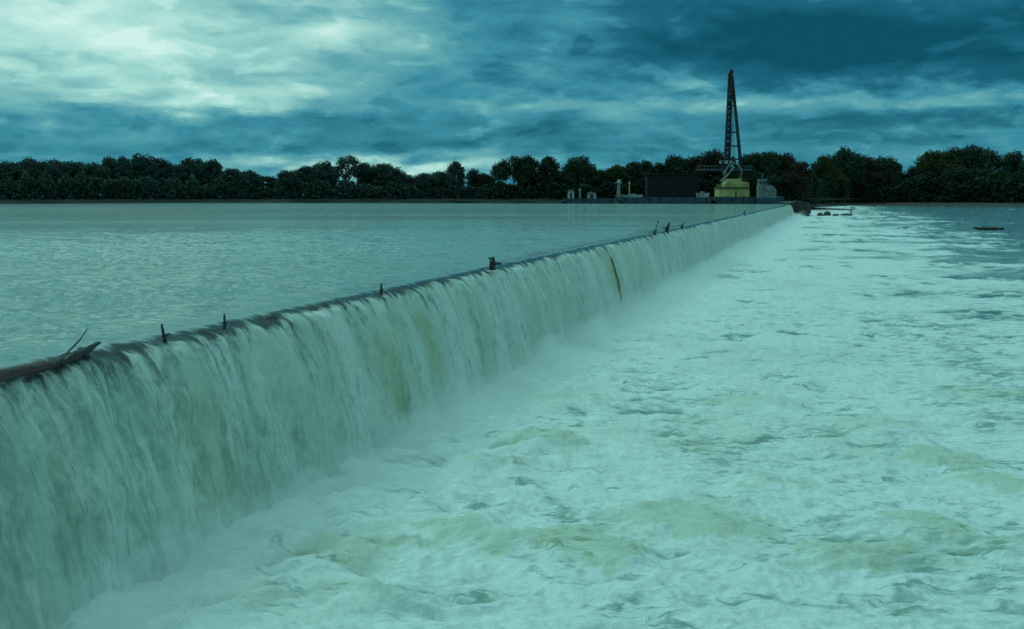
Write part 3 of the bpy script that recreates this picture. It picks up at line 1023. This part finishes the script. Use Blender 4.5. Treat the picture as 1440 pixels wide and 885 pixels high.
def lattice(name, a0, a1, w0, w1, n, r, parent, mtl):
    """four chord lattice column from a0 to a1"""
    a0, a1 = Vector(a0), Vector(a1)
    o = MB()
    ch = []
    for sx, sy in ((-1, -1), (1, -1), (1, 1), (-1, 1)):
        A = a0 + Vector((sx * w0 / 2, sy * w0 / 2, 0))
        B = a1 + Vector((sx * w1 / 2, sy * w1 / 2, 0))
        ch.append((A, B))
        o.tube([A, B], r, 6)
    chords = o.build(name, mtl, parent)
    lc = MB()
    for i in range(n):
        f0, f1 = i / n, (i + 1) / n
        for k in range(4):
            (A, B), (C, D) = ch[k], ch[(k + 1) % 4]
            p, q = A.lerp(B, f0), C.lerp(D, f1)
            if i % 2:
                p, q = C.lerp(D, f0), A.lerp(B, f1)
            lc.tube([p, q], r * 0.55, 4, False)
            lc.tube([A.lerp(B, f1), C.lerp(D, f1)], r * 0.5, 4, False)
    lc.build('lacing', mtl, chords)
    return chords


lattice('boom', (lx(1021.3), 0, lz(244)), (lx(1023.6), 0, lz(106)), 1.7, 0.9, 34, 0.30, cb, M['steel'])
lattice('back_mast', (lx(1042.5), 0, lz(248)), (lx(1026), 0, lz(110)), 0.75, 0.5, 40, 0.22, cb, M['steel'])
for y_, xa, xb in ((150, 1021.5, 1030.5), (187, 1021, 1034.5), (206, 1021, 1037), (224, 1021, 1039.5)):
    MB().tube([(lx(xa), 0, lz(y_)), (lx(xb), 0, lz(y_ + 0.5))], 0.28, 6).build('crossbar', M['steel'], cb)
MB().prism([(lx(1022), lz(131)), (lx(1027), lz(131)), (lx(1026.2), lz(108)), (lx(1024.8), lz(101.5)), (lx(1023.6), lz(104))], -0.8, 0.8).build('boom_head', M['rust_steel'], cb)
sheave = MB().tube([(lx(1025), -0.25, lz(104)), (lx(1025), 0.25, lz(104))], 0.7, 14).build('sheave', M['steel'], cb)
for a, b in ((1024.5, 1026.5), (1025.2, 1028.8), (1025.8, 1031), (1026.2, 1033.5)):
    MB().tube([(lx(a), 0.5, lz(118)), (lx(b), 0.5, lz(228))], 0.10, 5).build('cable', M['greypaint'], cb)
MB().prism([(lx(1026.5), lz(226)), (lx(1030), lz(220)), (lx(1037), lz(236)), (lx(1033), lz(238))], -0.9, 0.9).build('hoist_frame', M['steel'], cb)


def hull(name, p0, p1, y0, y1, ztop, label, group=None, lip=True):
    root = empty(name, (atx((p0 + p1) / 2, YB), YB, UPZ))
    hw = (p1 - p0) / 2 * PX
    zt = ztop - UPZ
    MB().prism([(-hw, zt), (-hw, zt * .35), (-hw + 2.2, -1.0), (hw - 2.2, -1.0), (hw, zt * .35), (hw, zt)], y0, y1).build('hull', M['hull'], root)
    MB().box(-hw + .01, hw - .01, y0 - .05, y0 + .12, zt + .003, zt + 0.22).build('bulwark', M['hull'], root)
    MB().box(-hw + .01, hw - .01, y1 - .12, y1 + .05, zt + .003, zt + 0.22).build('bulwark', M['hull'], root)
    n = int(2 * hw / 4)
    for i in range(n):
        xx = -hw + (i + .5) * 2 * hw / n
        MB().tube([(xx, y0 - .22, zt * .95), (xx, y0 - .22, .15)], .18, 6).build('fender', M['steel'], root)
    for i in (-1, 1):
        MB().tube([(i * (hw - 1.0), y0 + .8, zt), (i * (hw - 1.0), y0 + .8, zt + .5)], .16, 8).build('bollard', M['steel'], root)
    tag(root, label, 'barge', group)
    return root


hull('barge', 1000, 1096, -7, 7, lz(277.7), 'dark teal flat barge under the tall crane')
hull('barge', 870, 998, -5, 5, lz(278.5), 'long low dark barge in front of the dark shed')
hull('barge', 792, 868, -4, 4, lz(280), 'low barge at the left end of the moored row carrying the white cabin')

# workboat right of the crane
wb = empty('workboat', (atx(1068, YB), YB - 9.5, UPZ))
tag(wb, 'grey workboat with small raised wheelhouse right of the crane', 'boat')


def bx(px):
    return (px - 1068) * PX


MB().prism([(bx(1056), 1.5), (bx(1058), -.6), (bx(1083), -.6), (bx(1087), 1.9), (bx(1080), 1.5)], -2.2, 2.2).build('hull', M['hull'], wb)
MB().box(bx(1057), bx(1081), -1.9, 1.9, 1.5, lz(269) - UPZ).build('deckhouse', M['greypaint'], wb)
MB().prism([(bx(1056.5), lz(269) - UPZ), (bx(1081.5), lz(269) - UPZ), (bx(1079), lz(264) - UPZ), (bx(1074), lz(261) - UPZ), (bx(1057), lz(261) - UPZ)], -1.8, 1.8).build('cabin_roof', M['greypaint'], wb)
wh = MB().box(bx(1057.5), bx(1068), -1.5, 1.5, lz(261) - UPZ, lz(254) - UPZ).build('wheelhouse', M['greypaint'], wb)
MB().box(bx(1057), bx(1069), -1.7, 1.7, lz(254) - UPZ, lz(252.8) - UPZ).build('roof', M['greypaint'], wh)
for i in range(3):
    MB().box(bx(1058.5 + 3.2 * i), bx(1060.8 + 3.2 * i), -1.55, -1.4, lz(259.5) - UPZ, lz(256) - UPZ).build('window', M['glass'], wh)
MB().tube([(bx(1063), 0, lz(252.8) - UPZ), (bx(1063), 0, lz(245) - UPZ)], .12, 6).build('mast', M['greypaint'], wb)
MB().box(bx(1072), bx(1074), -1.95, -1.8, lz(275.5) - UPZ, lz(270) - UPZ).build('door', M['greypaint'], wb)

# dark shed on the bank
YS = 404.0
PS = YS / HF
shd = empty('shed', (atx(945, YS), YS, UPZ + 0.8))
tag(shd, 'long low dark flat roofed shed behind the barges left of the crane', 'shed')
hw, hz = 36 * PS, atz(246.5, YS) - UPZ - 0.8
MB().box(-hw, hw, -2.5, 5, -.5, hz).build('wall', M['dark_board'], shd)
MB().box(-hw - .5, hw + .5, -3, 5.5, hz, hz + .45).build('roof', M['dark_board'], shd)
for i in range(5):
    x0 = -hw + 1.2 + i * (2 * hw - 2.4) / 5
    MB().box(x0 + .4, x0 + 3.2, -2.58, -2.4, 0, hz * .72).build('door', M['dark_board'], shd)

# small pale things along the barges
def px_box(name, cat, label, p0, p1, y0, y1, Y, d, m, extra=None):
    r_ = empty(name, (atx((p0 + p1) / 2, Y), Y, atz(y1, Y)))
    hw_ = (p1 - p0) / 2 * Y / HF
    h_ = (y1 - y0) * Y / HF
    tag(r_, label, cat)
    if extra:
        extra(r_, hw_, h_, d, m)
    return r_


def cabin(r_, hw_, h_, d, m):
    MB().box(-hw_, hw_, -d, d, 0, h_ * .82).build('wall', m, r_)
    MB().prism([(-hw_ * 1.15, h_ * .825), (hw_ * 1.15, h_ * .825), (hw_ * .2, h_), (-hw_ * .2, h_)], -d * 1.1, d * 1.1).build('roof', M['greypaint'], r_)
    MB().box(-hw_ * .35, hw_ * .35, -d - .05, -d + .05, 0, h_ * .6).build('door', M['steel'], r_)


def skiff(r_, hw_, h_, d, m):
    MB().prism([(-hw_, h_), (-hw_ * .85, 0), (hw_ * .85, 0), (hw_, h_)], -d, d).build('hull', m, r_)
    MB().box(-hw_ * .3, hw_ * .25, -d * .8, d * .8, h_ + .003, h_ * 1.3).build('console', m, r_)


def lamp_tower(r_, hw_, h_, d, m):
    MB().box(-hw_, hw_, -d, d, 0, h_ * .12).build('base', M['concrete'], r_)
    MB().tube([(0, 0, h_ * .12), (0, 0, h_ * .8)], [hw_ * .65, hw_ * .5], 8).build('shaft', m, r_)
    MB().box(-hw_ * 1.1, hw_ * 1.1, -d, d, h_ * .8, h_ * .86).build('platform', M['pale'], r_)
    MB().tube([(0, 0, h_ * .86), (0, 0, h_)], [hw_ * .6, hw_ * .35], 8).build('lantern', M['white'], r_)


def post(r_, hw_, h_, d, m):
    MB().tube([(0, 0, 0), (0, 0, h_ * .9)], hw_ * .6, 8).build('shaft', m, r_)
    MB().tube([(0, 0, h_ * .9), (0, 0, h_)], [hw_, hw_ * .3], 8).build('cap', M['white'], r_)


px_box('cabin', 'cabin', 'tiny white cabin at the left end of the barge row', 798.5, 807, 267, 280, YB - .5, 1.0, M['white'], cabin)
px_box('mooring_post', 'post', 'pale slim post right of the tiny white cabin', 813.5, 817.5, 266, 280, YB - 1, .4, M['pale'], post)
px_box('cabin', 'cabin', 'low pinkish pale hut right of the slim post', 826, 838, 270, 280, YB, 1.3, M['pale'], cabin)
px_box('light_tower', 'tower', 'pale narrow light tower beside the dark shed', 866, 874, 253, 278, YB + 1, .9, M['pale'], lamp_tower)
px_box('mooring_post', 'post', 'yellow topped tall post right of the pale light tower', 883.5, 886.5, 256, 278.5, YB + 2, .4, M['yellow'], post)
px_box('skiff', 'boat', 'pale low skiff left of the dark shed near the light tower', 874, 904, 274, 278.5, YB - 2, 1.1, M['pale'], skiff)
px_box('skiff', 'boat', 'short pale skiff just left of the yellowish crane house', 979, 997, 271.5, 278.5, YB - 2, 1.1, M['pale'], skiff)

# ------------------------------------------------------------------ abutment and rocks
YA = 306.0
PA = YA / HF
ab = empty('abutment', (atx(1122, YA), YA, 0))
tag(ab, 'dark brown wedge shaped abutment at the far end of the weir', 'abutment')


def ax_(px):
    return (px - 1122) * PA


def az_(py):
    return atz(py, YA)


MB().prism([(ax_(1103), az_(290)), (ax_(1118), az_(303)), (ax_(1142), az_(303)), (ax_(1142), -1.2), (ax_(1112), -1.2), (ax_(1090), az_(303)), (ax_(1090), az_(290))], 0, 14).build('footing', M['rock'], ab)
MB().prism([(ax_(1104), az_(287.5)), (ax_(1108), az_(296)), (ax_(1120), az_(302)), (ax_(1139), az_(301)), (ax_(1140), az_(292)), (ax_(1136), az_(284)), (ax_(1120), az_(283))], -1.2, 12).build('wall', M['rock'], ab)
MB().box(ax_(1098), ax_(1121), 0.4, 8, az_(287.2), az_(285.6)).build('cap', M['rock'], ab)


def rock_mesh(seed, sub=2):
    bm = bmesh.new()
    bmesh.ops.create_icosphere(bm, subdivisions=sub, radius=1)
    rs = random.Random(seed)
    off = [Vector((rs.gauss(0, 1), rs.gauss(0, 1), rs.gauss(0, 1))).normalized() for _ in range(7)]
    for v in bm.verts:
        d_ = v.co.normalized()
        k = 1.0
        for o_ in off:
            k = min(k, 0.78 / max(0.2, d_.dot(o_)) if d_.dot(o_) > 0.6 else 1.0)
        v.co = d_ * k * rs.uniform(0.94, 1.05)
    me = bpy.data.meshes.new('rock')
    bm.to_mesh(me)
    bm.free()
    me.materials.append(M['rock'])
    return me


ROCKS = [rock_mesh(s) for s in range(4)]


def rock(px, py, wpx, hpx, Y, label, group=None, dep=1.0):
    sx = wpx / 2 * Y / HF
    o = link('rock', random.choice(ROCKS), None, None, (atx(px, Y), Y, 0.0))
    hz_ = hpx * Y / HF
    o.scale = (sx, sx * dep, hz_ * 0.9)
    o.rotation_euler = (0, 0, random.choice((0, 3.14)))
    o.location.z = atz(py, Y) + hz_ * 0.1
    return tag(o, label, 'rock', group)


YR = 318.0
rock(1112, 303, 16, 9, YR - 16, 'dark boulder at the left foot of the abutment')
rock(1130, 304, 22, 8, YR - 16, 'wide dark boulder at the right foot of the abutment')
rock(1154, 303, 9, 4, YR - 6, 'small dark rock first right of the abutment in white water')
rock(1164, 303, 13, 6, YR - 6, 'humped dark rock second right of the abutment')
rock(1176, 304, 11, 3.5, YR - 6, 'low flat rock between the humped rock and the long rock')
rock(1191, 304, 19, 4, YR - 6, 'long low dark rock at the right end of the row beside the abutment')
sg = MB()
p_ = Vector((atx(1197, YR), YR, 0.0))
sg.tube([p_ + Vector((0, 0, -.3)), p_ + Vector((.2, 0, 1.5)), p_ + Vector((-.1, 0, 2.5))], [.22, .16, .05], 6)
sg.tube([p_ + Vector((.15, 0, 1.3)), p_ + Vector((1.0, .2, 2.1))], [.12, .04], 5)
sg.tube([p_ + Vector((.1, 0, .9)), p_ + Vector((-1.2, .2, 1.9))], [.12, .04], 5)
tag(sg.build('snag', M['wet_wood'], None, True), 'forked dead snag standing over the long low rock', 'driftwood')

# ------------------------------------------------------------------ driftwood caught on the crest
def wood(name, paths, label, m='wet_wood', cat='driftwood', seg=11, wob=0.2):
    """paths: list of (points, radii); the first is the stem, the rest are branches"""
    root = None
    for i, (pts, rad) in enumerate(paths):
        # subdivide for an uneven surface
        P, Rr = [], []
        for k in range(len(pts) - 1):
            for j in range(8):
                f = j / 8
                P.append(Vector(pts[k]).lerp(Vector(pts[k + 1]), f))
                Rr.append(rad[k] * (1 - f) + rad[k + 1] * f)
        P.append(Vector(pts[-1]))
        Rr.append(rad[-1])
        if i == 0:
            org = P[0].copy()
        mb = MB()
        mb.tube([q - org for q in P], Rr, seg, True, wob)
        o = mb.build(name if i == 0 else 'branch', M[m], root, True)
        if i == 0:
            root = o
            o.location = org
    return tag(root, label, cat)


def cp(px, w=0.0, dz=0.0):
    return dam(crest_t(px), w, UPZ + dz)


wood('log', [([cp(-260, -.02, -.15), cp(-60, -.04, -.09), cp(46, -.05, -.08), cp(56, -.05, -.10)], [.085, .085, .07, .05])],
     'thick reddish brown log lying along the crest at the left edge', 'red_wood', 'log')
wood('branch_log', [([cp(54, -.05, -.10), cp(90, -.02, -.04), cp(116, .02, .01), at(140, 482, cp(140).y)], [.05, .065, .055, .022]),
                    ([cp(58, -.02, -.08), cp(90, .06, -.02), cp(108, .12, -.04)], [.045, .05, .025]),
                    ([cp(70, -.06, -.10), cp(78, -.12, -.02), cp(84, -.14, .03)], [.04, .035, .012]),
                    ([cp(100, .0, -.02), cp(112, .10, .02), cp(128, .12, -.03)], [.04, .04, .015])],
     'dark forked log tilting up out of the crest beside the thick red log', 'wet_wood', 'log')
a_ = cp(97, .15, .0)
wood('branch', [([a_, a_.lerp(at(123, 462, 16.4), .5) + Vector((.03, 0, .0)), at(123, 462, 16.4)], [.014, .013, .007])],
     'thin pale bare branch slanting up behind the dark forked log', 'wet_wood', 'branch', 6)
for px, h, r, lean, lab in ((224, .19, .028, -.09, 'short leaning stub on the crest, nearest upright one to the forked log'),
                            (309, .16, .026, .01, 'small upright peg shaped stub on the crest right of the leaning stub'),
                            (533, .16, .035, .03, 'low dark stub on the crest midway along the near half')):
    b = cp(px, -.02, -.12)
    side = Vector((U[0], U[1], 0))
    wood('stub', [([b, b + side * lean * .4 + Vector((0, 0, h * .55)), b + side * lean + Vector((0, 0, h + .12))], [r * 1.2, r, r * .55]),
                  ([b + Vector((0, 0, .1)), b + side * .12 + Vector((0, 0, .13))], [r * .9, r * .5])], lab)
b = cp(690, -.05, -.1)
wood('stump', [([b, b + Vector((0, 0, .22)), b + Vector((.03, 0, .42))], [.10, .11, .05]), ([b + Vector((0, 0, .2)), b + Vector((.30, .05, .20))], [.07, .03]),
               ([b + Vector((0, 0, .3)), b + Vector((-.12, 0, .40))], [.05, .02])], 'knobbly dark stump alone on the middle of the crest', 'wet_wood', 'driftwood')
for px, h, w, lab in ((919, .40, .10, 'small round dark lump, left one of three far along the crest'),
                      (937, .72, .14, 'tallest dark snag, middle one of three far along the crest'),
                      (958, .58, .08, 'narrow upright snag, right one of three far along the crest'),
                      (1046, .75, .09, 'faint thin stake on the crest close to the far end')):
    b = cp(px, -.05, -.2)
    wood('snag', [([b, b + Vector((.05, 0, h * .55)), b + Vector((.20, 0, h))], [w, w * .9, w * .35]),
                  ([b + Vector((0, 0, .3)), b + Vector((-.30, .1, h * .55))], [w * .35, w * .12])], lab)
wood('twig', [([cp(928, .3, 0), at(926, 312, cp(928).y) + Vector((0, 0, 0)), at(921, 310, cp(928).y)], [.03, .025, .012])], 'thin arched twig rising between the dark lump and the tallest snag', 'wet_wood', 'driftwood', 5)
# olive stem standing for a dark gap in the sheet
def fall_pt(t, s, out=.1):
    """point on the parabola of the sheet, s in 0..1"""
    tau = .86 * s
    return dam(t, -1.35 * tau - out, UPZ - .15 - .36 * tau - 4.3 * tau * tau)


t0 = crest_t(846)
wood('trunk', [([dam(t0, .1, UPZ - .2), dam(t0, -.14, UPZ - .16), fall_pt(t0, .4, .08), fall_pt(t0, .65, .08), fall_pt(t0, .86, .02)], [.03, .045, .04, .04, .025])],
     'slender olive stem standing for a dark gap in the falling water', 'gap_olive', 'log')
# floating log downstream
Yl = 5.7 * HF / 48.5
xl0, xl1 = atx(1370, Yl), atx(1415, Yl)
wood('log', [([(xl0, Yl, .42), (xl0 + 1.0, Yl, .22), (xl0 + 3.2, Yl + .2, .16), (xl1, Yl + .3, .20)], [.08, .24, .34, .16]),
             ([(xl0 + 1.4, Yl, .3), (xl0 + 2.1, Yl + .1, .75)], [.10, .03])],
     'dark log floating in the pool near the right edge', 'wet_wood', 'log')
